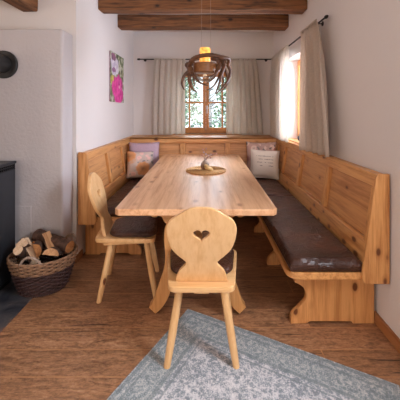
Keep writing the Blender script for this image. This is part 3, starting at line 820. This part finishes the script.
# logs: wedge or half-round cross sections
def log(p0, p1, shape, r, mat_face, label, roll=0, seed=1):
    r *= 1.15
    rr = random.Random(seed); p0, p1 = Vector(p0), Vector(p1); d = p1-p0; Ln = d.length
    if shape == 'wedge': sec = [(0, -.75*r, 1)] + [(r*math.cos(a), -.75*r+1.5*r*math.sin(a), 0) for a in [PI*(.20+.60*k/7) for k in range(8)]]
    elif shape == 'half': sec = [(r*math.cos(a), r*.9*math.sin(a)-.3*r, 0) for a in [PI*k/9 for k in range(10)]]
    else: sec = [(r*math.cos(a), r*math.sin(a), 0) for a in [2*PI*k/14 for k in range(14)]]
    bm = bmesh.new(); n = 7; rings = []
    for i in range(n+1):
        x = -Ln/2+Ln*i/n; ring = []
        for k, (y, z, _) in enumerate(sec):
            j = .06*r*noise.noise(Vector((x*14+seed, k*1.3, seed*2.1)))*2
            s = 1+.05*math.sin(i*1.1+seed)
            ring.append(bm.verts.new((x+(.006*noise.noise(Vector((k*.8, seed, 2))) if i in (0, n) else 0), y*s+j, z*s+j)))
        rings.append(ring)
    m = len(sec)
    for i in range(n):
        for k in range(m):
            f = bm.faces.new((rings[i][k], rings[i][(k+1)%m], rings[i+1][(k+1)%m], rings[i+1][k]))
            if shape == 'wedge': f.material_index = 1 if 1 <= k < m-1 else 0
            elif shape == 'half': f.material_index = 1 if k < m-1 else 0
            else: f.material_index = 1
    bm.faces.new(rings[0][::-1]).material_index = 0; bm.faces.new(rings[-1]).material_index = 0
    o = bm_obj('firewood_log', bm, [mat_face, M['bark']], smooth=35)
    q = d.to_track_quat('X', 'Z'); o.rotation_mode = 'QUATERNION'
    from mathutils import Quaternion
    o.rotation_quaternion = q @ Quaternion((1,0,0), roll); o.location = (p0+p1)/2
    return tag(o, label, 'log', 'split logs in the wicker basket')
def q_(px, py, Y): return ((px-205)*Y/300, Y, 1.35-(py-111)*Y/300)
log(q_(37, 235, 2.42), q_(70, 247, 2.30), 'round', .042, M['split_orange'], 'thick bark-covered log lying across the back of the basket', 0, 3)
log(q_(22, 243, 2.23), q_(33, 251, 2.46), 'wedge', .048, M['split_pale'], 'pale split log with square sawn end at the upper left of the basket', PI, 4)
log(q_(18, 250, 2.18), q_(30, 256, 2.38), 'round', .030, M['split_pale'], 'thin round log with pale sawn end at the left rim of the basket', 0, 5)
log(q_(24, 240, 2.33), q_(35, 262, 2.20), 'wedge', .036, M['split_pale'], 'whitish split log slanting down beside the near basket handle', 2.2, 6)
log(q_(37, 250, 2.22), q_(42, 243, 2.42), 'half', .042, M['split_orange'], 'dark orange split log wedged in the middle of the basket', 1.2, 7)
log(q_(46, 234, 2.36), q_(54, 252, 2.28), 'wedge', .042, M['split'], 'light brown split log standing up in the middle of the heap', 2.6, 8)
log(q_(51, 253, 2.15), q_(58, 250, 2.38), 'half', .046, M['split'], 'stubby orange-tan log with rounded end at the near rim', .2, 9)
log(q_(34, 246, 2.30), q_(50, 243, 2.42), 'half', .036, M['split_orange'], 'reddish split log lying beneath the big bark-covered log', .9, 10)
log((BX-.13, BY-.02, .10), (BX+.14, BY+.02, .10), 'round', .055, M['split'], 'log deep in the basket under the other firewood', 0, 11)

# ------------------------------------------------------------------ scatter cushions
def pillow(name, w, h, t, mat, loc, rot, label, piping=False):
    bm = bmesh.new(); n = 22; F = {}; Bk = {}
    for i in range(n+1):
        for j in range(n+1):
            u, v = -1+2*i/n, -1+2*j/n
            th = (max(0, (1-abs(u)**2.6))*max(0, (1-abs(v)**2.6)))**.5
            pin = 1-.07*(1-abs(v)**2)*abs(u)**3, 1-.07*(1-abs(u)**2)*abs(v)**3
            x, z = u*w/2*pin[0], v*h/2*pin[1]
            wr = .004*noise.noise(Vector((x*14, z*14, w*9)))*th
            F[i,j] = bm.verts.new((x, -t/2*th+wr-.001, z))
            Bk[i,j] = F[i,j] if i in (0, n) or j in (0, n) else bm.verts.new((x, t/2*th+.001, z))
    for i in range(n):
        for j in range(n):
            bm.faces.new((F[i,j], F[i+1,j], F[i+1,j+1], F[i,j+1]))
            try: bm.faces.new((Bk[i,j], Bk[i,j+1], Bk[i+1,j+1], Bk[i+1,j]))
            except ValueError: pass
    o = bm_obj(name, bm, mat, smooth=True); o.location = loc; o.rotation_euler = [math.radians(a) for a in rot]
    return tag(o, label, 'cushion')
pillow('throw_cushion', .43, .46, .13, M['lilac'], (-.845, 4.19, .690), (-14, 0, 14), 'plain lilac throw cushion leaning in the left bench corner')
pillow('throw_cushion', .36, .36, .12, M['floral_orange'], (-.855, 3.97, .640), (-16, 4, 24), 'throw cushion with an orange flower print on the left bench')
pillow('throw_cushion', .42, .46, .13, M['floral_pink'], (.785, 4.20, .690), (-13, 0, -8), 'dusky pink floral throw cushion in the right bench corner')
cp = pillow('throw_cushion', .37, .37, .12, M['script'], (.790, 3.98, .645), (-18, 2, -12), 'cream throw cushion with lines of script, in front of the floral one')
# narrow fringe/flange on the cream cushion
bm = bmesh.new(); pts = []
for k in range(81):
    t = k/80*4; s = int(t) % 4; f = t-int(t) if k < 80 else 0; a = -1+2*f
    c_ = 1-.07*(1-a*a)
    x, z = [(a, -c_), (c_, a), (-a, c_), (-c_, -a)][s]; pts.append((x*.186, 0, z*.186))
tube(bm, pts, .007, 6, cap=False); bm_obj('edging', bm, M['script'], cp, smooth=True)

# ------------------------------------------------------------------ curtains and rods
def curtain(name, axis, plane, u0, u1, ub0, ub1, zt, zb, folds, mat, label, amp=.022, seed=0, hemshift=0):
    bm = bmesh.new(); nu, nv = folds*12, 30; V = {}; sgn = -1
    for i in range(nu+1):
        s = i/nu
        for j in range(nv+1):
            t = j/nv
            gather = 1-.0*t
            e = t**.6
            u = (u0+(u1-u0)*s)*(1-e) + (ub0+(ub1-ub0)*s)*e
            ph = 2*PI*folds*s + .8*math.sin(3*s+seed)
            a = amp*(.45+.75*min(1, t*3))*(.7+.5*noise.noise(Vector((s*5+seed, t*1.4, 0))))
            d = a*math.sin(ph+.5*math.sin(t*2+seed+s*4)) + .25*a*math.sin(2.3*ph+seed)
            u += .008*math.sin(ph*1.0+1.2)*(.4+t)
            if t < .05: d += -.004*math.sin(ph*2)
            z = zt+(zb-zt)*t + .004*math.sin(ph+seed)*(t > .9) + hemshift*s*t
            dd = d-.012 - .02*t
            V[i,j] = bm.verts.new((u, plane+dd, z) if axis == 'y' else (plane+dd, u, z))
    for i in range(nu):
        for j in range(nv): bm.faces.new((V[i,j], V[i+1,j], V[i+1,j+1], V[i,j+1]))
    o = bm_obj(name, bm, mat, smooth=True)
    sd = o.modifiers.new('s', 'SOLIDIFY'); sd.thickness = .0015
    # gathered heading tape
    bm = bmesh.new(); pts = []; nn = 60
    for k in range(nn+1):
        s = k/nn; u = u0+(u1-u0)*s; d = -.016+.006*math.sin(s*folds*4*PI); pts.append((u, plane+d, zt+.004) if axis == 'y' else (plane+d, u, zt+.004))
    tube(bm, pts, .008, 6); bm_obj('heading', bm, mat, o, smooth=True)
    return tag(o, label, 'curtain')
ZR = 2.165
curtain('curtain', 'y', 4.73, -.80, -.31, -.85, -.315, ZR+.0, .985, 6, M['linen'], 'sheer linen curtain at the left of the back window', seed=1)
curtain('curtain', 'y', 4.73, .33, .80, .32, .90, ZR+.0, .985, 6, M['linen'], 'sheer linen curtain at the right of the back window', seed=3)
curtain('curtain', 'x', 1.030, 4.52, 3.66, 4.55, 3.60, ZR-.01, .975, 6, M['linen'], 'linen curtain at the far side of the right window, near the corner', amp=.030, seed=5)
curtain('curtain', 'x', 1.005, 3.10, 2.66, 3.10, 2.33, ZR-.01, .955, 5, M['linen_side'], 'heavy beige linen curtain hanging in front of the right window', amp=.034, seed=8, hemshift=.035)
def rod(name, p, q, label, brackets, finial=True, wallv=(0,0.09,0)):
    p, q = Vector(p), Vector(q); bm = bmesh.new(); tube(bm, [p, q], .0085, 10)
    o = bm_obj(name, bm, M['iron'], smooth=40); tag(o, label, 'curtain rod')
    if finial:
        d = (p-q).normalized(); bm = bmesh.new(); tube(bm, [p, p+d*.012, p+d*.03, p+d*.05], [.010, .016, .016, .009], 12)
        bm_obj('finial', bm, M['iron'], o, smooth=50)
    for b_ in brackets:
        b_ = Vector(b_); bm = bmesh.new(); w = Vector(wallv); tube(bm, [b_, b_+w*.9], .006, 8); tube(bm, [b_+w*.88, b_+w], .022, 14)
        bm_obj('bracket', bm, M['iron'], o, smooth=40)
    return o
rod('curtain_rod', (-1.02, 4.73, ZR), (1.040, 4.73, ZR), 'thin black curtain rod along the back wall', [(-.96,4.73,ZR), (.98,4.73,ZR)], True, (0,.09,0))
rod('curtain_rod', (1.05, 2.62, ZR), (1.05, 4.71, ZR), 'thin black curtain rod with knob end along the right wall', [(1.05,2.80,ZR), (1.05,4.66,ZR)], True, (.05,0,0))

# ------------------------------------------------------------------ picture
pic = empty('canvas_print', (XL+.001, 3.59, 1.462)); tag(pic, 'narrow canvas print of a bright pink flower on the left wall', 'picture')
bm_obj('printed_canvas', B(.017, .021, 0, .57, 0, .615), M['print'], pic)
bm_obj('stretcher_frame', B(0, .0165, .004, .566, .004, .611), simple('canvas_edge', (.45,.32,.36), .8, 0, .3), pic)

# ------------------------------------------------------------------ table centrepiece
mt_ = (-.0+.01, 3.0, .7505)
bm = bmesh.new()
lathe(bm, [(.195, 0), (.2, .003), (.2, .006), (.195, .009)], 64)
for k in range(11):
    r = .198-.0175*k; pts = [(r*math.cos(2*PI*a/64), r*math.sin(2*PI*a/64), .010+.0015*math.sin(a*1.57*2)) for a in range(65)]
    tube(bm, pts, .0052, 5, cap=False)
pm = bm_obj('placemat', bm, M['mat'], smooth=40); pm.location = mt_; tag(pm, 'round woven straw mat in the middle of the table', 'placemat')
vs = empty('bud_vase', (.0, 3.0, .7665)); tag(vs, 'small round mottled vase holding dried flowers on the straw mat', 'vase')
bm = bmesh.new(); lathe(bm, [(.022,0), (.036,.012), (.044,.035), (.040,.06), (.026,.08), (.013,.088), (.012,.094), (.010,.094)], 28); bm_obj('vase_body', bm, M['vase'], vs, smooth=50)
fl = empty('dried_flowers', (.0, 3.0, .85)); tag(fl, 'sprig of dried pink flowers standing in the little vase', 'dried flowers')
rr = random.Random(5)
tips = [(-.02,.0,.115), (.012,.0,.125), (-.012,.01,.085), (.01,-.01,.07), (.035,.0,.055), (.06,.0,.066), (.115,.005,.072), (.055,-.01,.035), (.085,0,.068), (-.03,0,.06)]
for k, tp in enumerate(tips):
    bm = bmesh.new(); tube(bm, spl([(0,0,-.03), (tp[0]*.25, 0, tp[2]*.45), tp], 4), .0014, 5); bm_obj('stem', bm, M['stem'], fl)
    bm = bmesh.new(); bmesh.ops.create_icosphere(bm, subdivisions=2, radius=.0085)
    for v in bm.verts: v.co *= 1+.35*noise.noise(v.co*260+Vector((k, 0, 0))); v.co += Vector(tp)
    bm_obj('bloom', bm, M['pale_bloom'] if k in (2,3,4,5) else M['bloom'], fl)
dw = bmesh.new(); bmesh.ops.create_icosphere(dw, subdivisions=3, radius=1)
for v in dw.verts:
    q = 1+.28*noise.noise(v.co*1.6+Vector((3,1,2))); v.co = Vector((v.co.x*.042*q, v.co.y*.024*q, v.co.z*.026*q+.4*v.co.x*-.03))
dwo = bm_obj('driftwood_piece', dw, M['driftwood'], smooth=True); dwo.location = (.032, 2.925, .796); dwo.rotation_euler.y = math.radians(14)
tag(dwo, 'golden knobbly piece of wood lying against the little vase', 'ornament')

# little dark pot on right sill
bm = bmesh.new(); lathe(bm, [(.020,0), (.026,.01), (.028,.04), (.022,.055), (.010,.062), (.012,.075), (.008,.08)], 20)
o = bm_obj('small_jar', bm, M['dark_pot'], smooth=50); o.location = (1.175, 3.72, WR[2]+.0185); tag(o, 'small dark jar on the sill of the right window', 'jar')

# ------------------------------------------------------------------ antler chandelier
CH = Vector((0.0, 3.0, 0)); cd = empty('antler_chandelier', (0, 3.0, 1.75)); tag(cd, 'chandelier of brown stag antlers with glowing amber lamp above the table', 'chandelier')
def px(u, v, dy=0):   # crop pixel of the close-up to local coordinates at depth dy
    X, Yy = 180+u/6.667, 40+v/6.667; Y = 3.0+dy
    return ((X-205)*Y/300, dy, 1.35-(Yy-111)*Y/300-1.75)
def antler_obj(branches, mats=M['antler']):
    bm = bmesh.new()
    for pts, r0, r1 in branches:
        P = spl([px(*p) for p in pts], 6); n = len(P)
        rads = [1.35*(r0+(r1-r0)*(i/(n-1))**1.2)*(1+.10*noise.noise(Vector((i*.9, r0*100, 0)))) for i in range(n)]
        rads[-1] = .002
        tube(bm, P, rads, 8)
    for v in bm.verts: v.co += Vector((1,1,1))*.0012*noise.noise(v.co*90)
    return bm_obj('antler', bm, mats, cd, smooth=True)
antler_obj([([(62,178,-.05), (78,135,-.12), (130,108,-.2), (200,100,-.235), (270,112,-.2), (325,128,-.12), (318,165,-.08)], .017, .012),
            ([(318,165,-.08), (334,210,-.06), (322,265,-.08), (285,315,-.10), (238,362,-.12)], .012, .004),
            ([(330,225,-.06), (312,300,-.05), (268,350,-.06)], .009, .003)])
antler_obj([([(48,160,-.02), (70,200,-.06), (62,230,-.08), (78,215,-.1)], .022, .018),
            ([(62,205,-.05), (28,240,-.06), (12,290,-.07), (30,335,-.08)], .015, .004),
            ([(66,220,-.08), (60,270,-.10), (78,315,-.12), (115,352,-.14)], .014, .004),
            ([(78,215,-.09), (102,252,-.14), (135,285,-.17), (190,305,-.18)], .013, .004),
            ([(85,220,-.02), (92,265,0), (98,310,.02)], .009, .003)])
antler_obj([([(70,150,.08), (100,128,.16), (160,118,.2), (215,122,.18), (255,140,.1), (262,180,-.08), (235,225,-.14)], .016, .014),
            ([(258,165,-.04), (245,215,-.14), (205,240,-.18), (148,248,-.2)], .013, .003),
            ([(250,205,-.12), (228,250,-.16), (178,290,-.18)], .011, .003),
            ([(215,128,.18), (270,135,.16), (310,150,.1)], .013, .013)])
antler_obj([([(280,140,.05), (292,175,.0), (275,230,-.03), (262,290,-.06), (235,360,-.06)], .018, .004),
            ([(285,190,0), (258,250,-.02), (225,305,-.03), (180,335,-.05)], .012, .003),
            ([(282,160,.05), (308,215,.06), (318,270,.06), (300,325,.07)], .013, .004),
            ([(276,225,-.02), (290,270,0), (282,318,.02)], .010, .003)])
antler_obj([([(250,140,.15), (300,190,.15), (320,250,.14), (292,330,.12)], .014, .004)])
antler_obj([([(92,150,.12), (62,175,.08), (80,195,.05)], .017, .014),
            ([(80,190,.06), (70,250,.1), (82,310,.12), (100,345,.12)], .011, .003)])
bm = bmesh.new(); lathe(bm, [(.112,-.005), (.118,.0), (.118,.086), (.112,.091)], 40); o = bm_obj('wooden_disc', bm, M['disc'], cd, smooth=40); o.location.z = 1.735-1.75
bm = bmesh.new(); lathe(bm, [(.052,0), (.054,.005), (.054,.14), (.048,.152), (.03,.156)], 30); o = bm_obj('amber_shade', bm, M['amber'], cd, smooth=40); o.location.z = 1.828-1.75
bm = bmesh.new(); lathe(bm, [(.004,-.085), (.035,-.082), (.07,-.068), (.095,-.04), (.105,0)], 36); bm.faces.ensure_lookup_table(); bmesh.ops.delete(bm, geom=[bm.faces[-1]], context='FACES'); o = bm_obj('glass_bowl', bm, M['bowl_glass'], cd, smooth=50); o.location.z = 1.728-1.75
bm = bmesh.new(); bmesh.ops.create_uvsphere(bm, u_segments=16, v_segments=10, radius=.022); o = bm_obj('bulb', bm, emis('warm_bulb', (1,.75,.5), .4), cd, smooth=True); o.location.z = 1.70-1.75
for sx_ in (-.035, .058):
    bm = bmesh.new(); tube(bm, [(sx_, 0, .19 if sx_ < 0 else .11), (sx_*.95, 0, ZC-1.7501)], .0011, 6); bm_obj('hanging_cord', bm, M['cord'], cd)
bm = bmesh.new(); lathe(bm, [(.05, ZC-1.75-.025), (.055, ZC-1.75-.003), (.055, ZC-1.7505)], 24); bm_obj('ceiling_rose', bm, M['cord'], cd, smooth=40)

# ------------------------------------------------------------------ outside
struct(bm_obj('ground_outside', B(-14, 16, 5.3, 40, -.6, -.5), M['snow']))
def tree(x, y, h, w, seed, label, kind):
    r_ = random.Random(seed); root = empty('garden_tree', (x, y, -.5))
    bm = bmesh.new(); tube(bm, [(0,0,0), (.05,0,h*.5), (0,.05,h)], [.14,.09,.03], 8)
    if kind == 'bare' or kind == 'mixed':
        for k in range(46):
            z = r_.uniform(.15, .95)*h; a = r_.uniform(0, 2*PI); l = w*r_.uniform(.5, 1)*(1.1-z/h)
            p = [(0,0,z), (math.cos(a)*l*.5, math.sin(a)*l*.5, z+.25*l), (math.cos(a)*l, math.sin(a)*l, z+r_.uniform(.2,.7)*l)]
            tube(bm, p, [.035,.02,.006], 5)
    bm_obj('trunk', bm, M['branchw'] if kind == 'bare' else M['trunk'], root)
    if kind != 'bare':
        bm = bmesh.new()
        for k in range(2600):
            t = r_.random()**.8; z = h*(.12+.88*t); rad = w*(1-t*.85)*math.sqrt(r_.random()); a = r_.uniform(0, 2*PI)
            c = Vector((rad*math.cos(a), rad*math.sin(a), z-rad*.25)); s = r_.uniform(.04, .085)
            e1 = Vector((r_.uniform(-1,1), r_.uniform(-1,1), r_.uniform(-1,1))).normalized()*s; e2 = e1.orthogonal().normalized()*s*.7
            bm.faces.new([bm.verts.new(c+v) for v in (e1, e2, -e1, -e2)])
        bm_obj('foliage', bm, M['leaf'], root)
    tag(root, label, 'tree'); return root
tree(.95, 9.6, 4.6, 1.0, 1, 'green leafy tree outside seen through the right pane of the back window', 'mixed')
tree(-.85, 11.0, 5.2, 1.0, 2, 'green tree outside seen through the left pane of the back window', 'mixed')
tree(.15, 12.5, 3.2, 1.2, 3, 'bare pale shrub outside behind the middle of the back window', 'bare')
tree(5.5, 9.0, 4.5, 1.4, 4, 'green tree outside beyond the right window', 'mixed')

# ------------------------------------------------------------------ light
w = bpy.data.worlds.new('World'); bpy.context.scene.world = w; w.use_nodes = True; nt = w.node_tree
bg = nt.nodes['Background']
tc = nt.nodes.new('ShaderNodeTexCoord'); sp = nt.nodes.new('ShaderNodeSeparateXYZ'); L(nt, tc.outputs['Generated'], sp.inputs[0])
r = ramp(nt, sp.outputs[2], [(0.0, (.10,.11,.115)), (.16, (.11,.12,.125)), (.30, (.30,.33,.38)), (.60, (.85,.93,1.0)), (.9, (.70,.84,1.0))]); L(nt, r.outputs[0], bg.inputs[0])
bg.inputs[1].default_value = 15

def area(name, loc, rot, sx_, sy_, power, col):
    l = bpy.data.lights.new(name, 'AREA'); l.shape = 'RECTANGLE'; l.size = sx_; l.size_y = sy_; l.energy = power; l.color = col
    o = bpy.data.objects.new(name, l); o.location = loc; o.rotation_euler = [math.radians(a) for a in rot]; C.objects.link(o); return o
# unseen warm fill added at rear and west, then daylight at the right-hand windows
area('fill_rear_left', (-2.35, -3.0, 1.45), (90,0,0), 1.2, 1.2, 19, (1,.80,.64))
area('fill_rear_right', (-.35, -3.0, 1.45), (90,0,0), 1.2, 1.2, 19, (1,.80,.64))
area('fill_west', (-3.58, -.9, 1.45), (90,0,-90), 1.3, 1.2, 26, (1,.76,.59))
area('daylight_near_right', (XR+.02, .83, 1.50), (90,0,90), .5, .65, 46, (.86,.90,1))
area('daylight_alcove_right', (XR+.31, 3.53, 1.50), (90,0,90), .95, 1.0, 92, (.78,.82,1))
# lamp
lp = empty('pendant_lamp', (-.7, -.6, 2.0)); tag(lp, 'round white pendant lamp hanging behind the camera', 'lamp')
bm = bmesh.new(); bmesh.ops.create_uvsphere(bm, u_segments=24, v_segments=16, radius=.14); bm_obj('globe', bm, emis('lamp_globe', (1,.70,.45), 5), lp, smooth=True)
bm = bmesh.new(); tube(bm, [(0,0,.14), (0,0,ZC-2.0-.0005)], .003, 6); bm_obj('hanging_cord', bm, M['cord'], lp)

for pre, g in (('throw_cushion', 'throw cushions on the corner bench'), ('leather_seat_pad', 'leather seat pads on the corner bench'), ('curtain', 'linen curtains at the windows'),
               ('ceiling_beam', 'old ceiling beams'), ('garden_tree', 'trees outside the windows'), ('corner_bench', 'pine benches round the table'), ('back_bench', 'pine benches round the table'), ('curtain_rod', 'curtain rods in the alcove')):
    for o in list(bpy.data.objects):
        if o.parent is None and o.name.split('.')[0] == pre: o['group'] = g
# ------------------------------------------------------------------ camera
cam = bpy.data.cameras.new('Camera'); co = bpy.data.objects.new('Camera', cam); C.objects.link(co)
co.location = (0, 0, 1.35); co.rotation_euler = (PI/2, 0, 0)
cam.sensor_width = 36; cam.lens = 300/400*36; cam.shift_x = -5/400; cam.shift_y = -89/400
cam.clip_start = .05
sc = bpy.context.scene; sc.camera = co
sc.view_settings.view_transform = 'Standard'; sc.view_settings.look = 'None'; sc.view_settings.gamma = 1; sc.view_settings.use_curve_mapping = False
sc.view_settings.exposure = 0
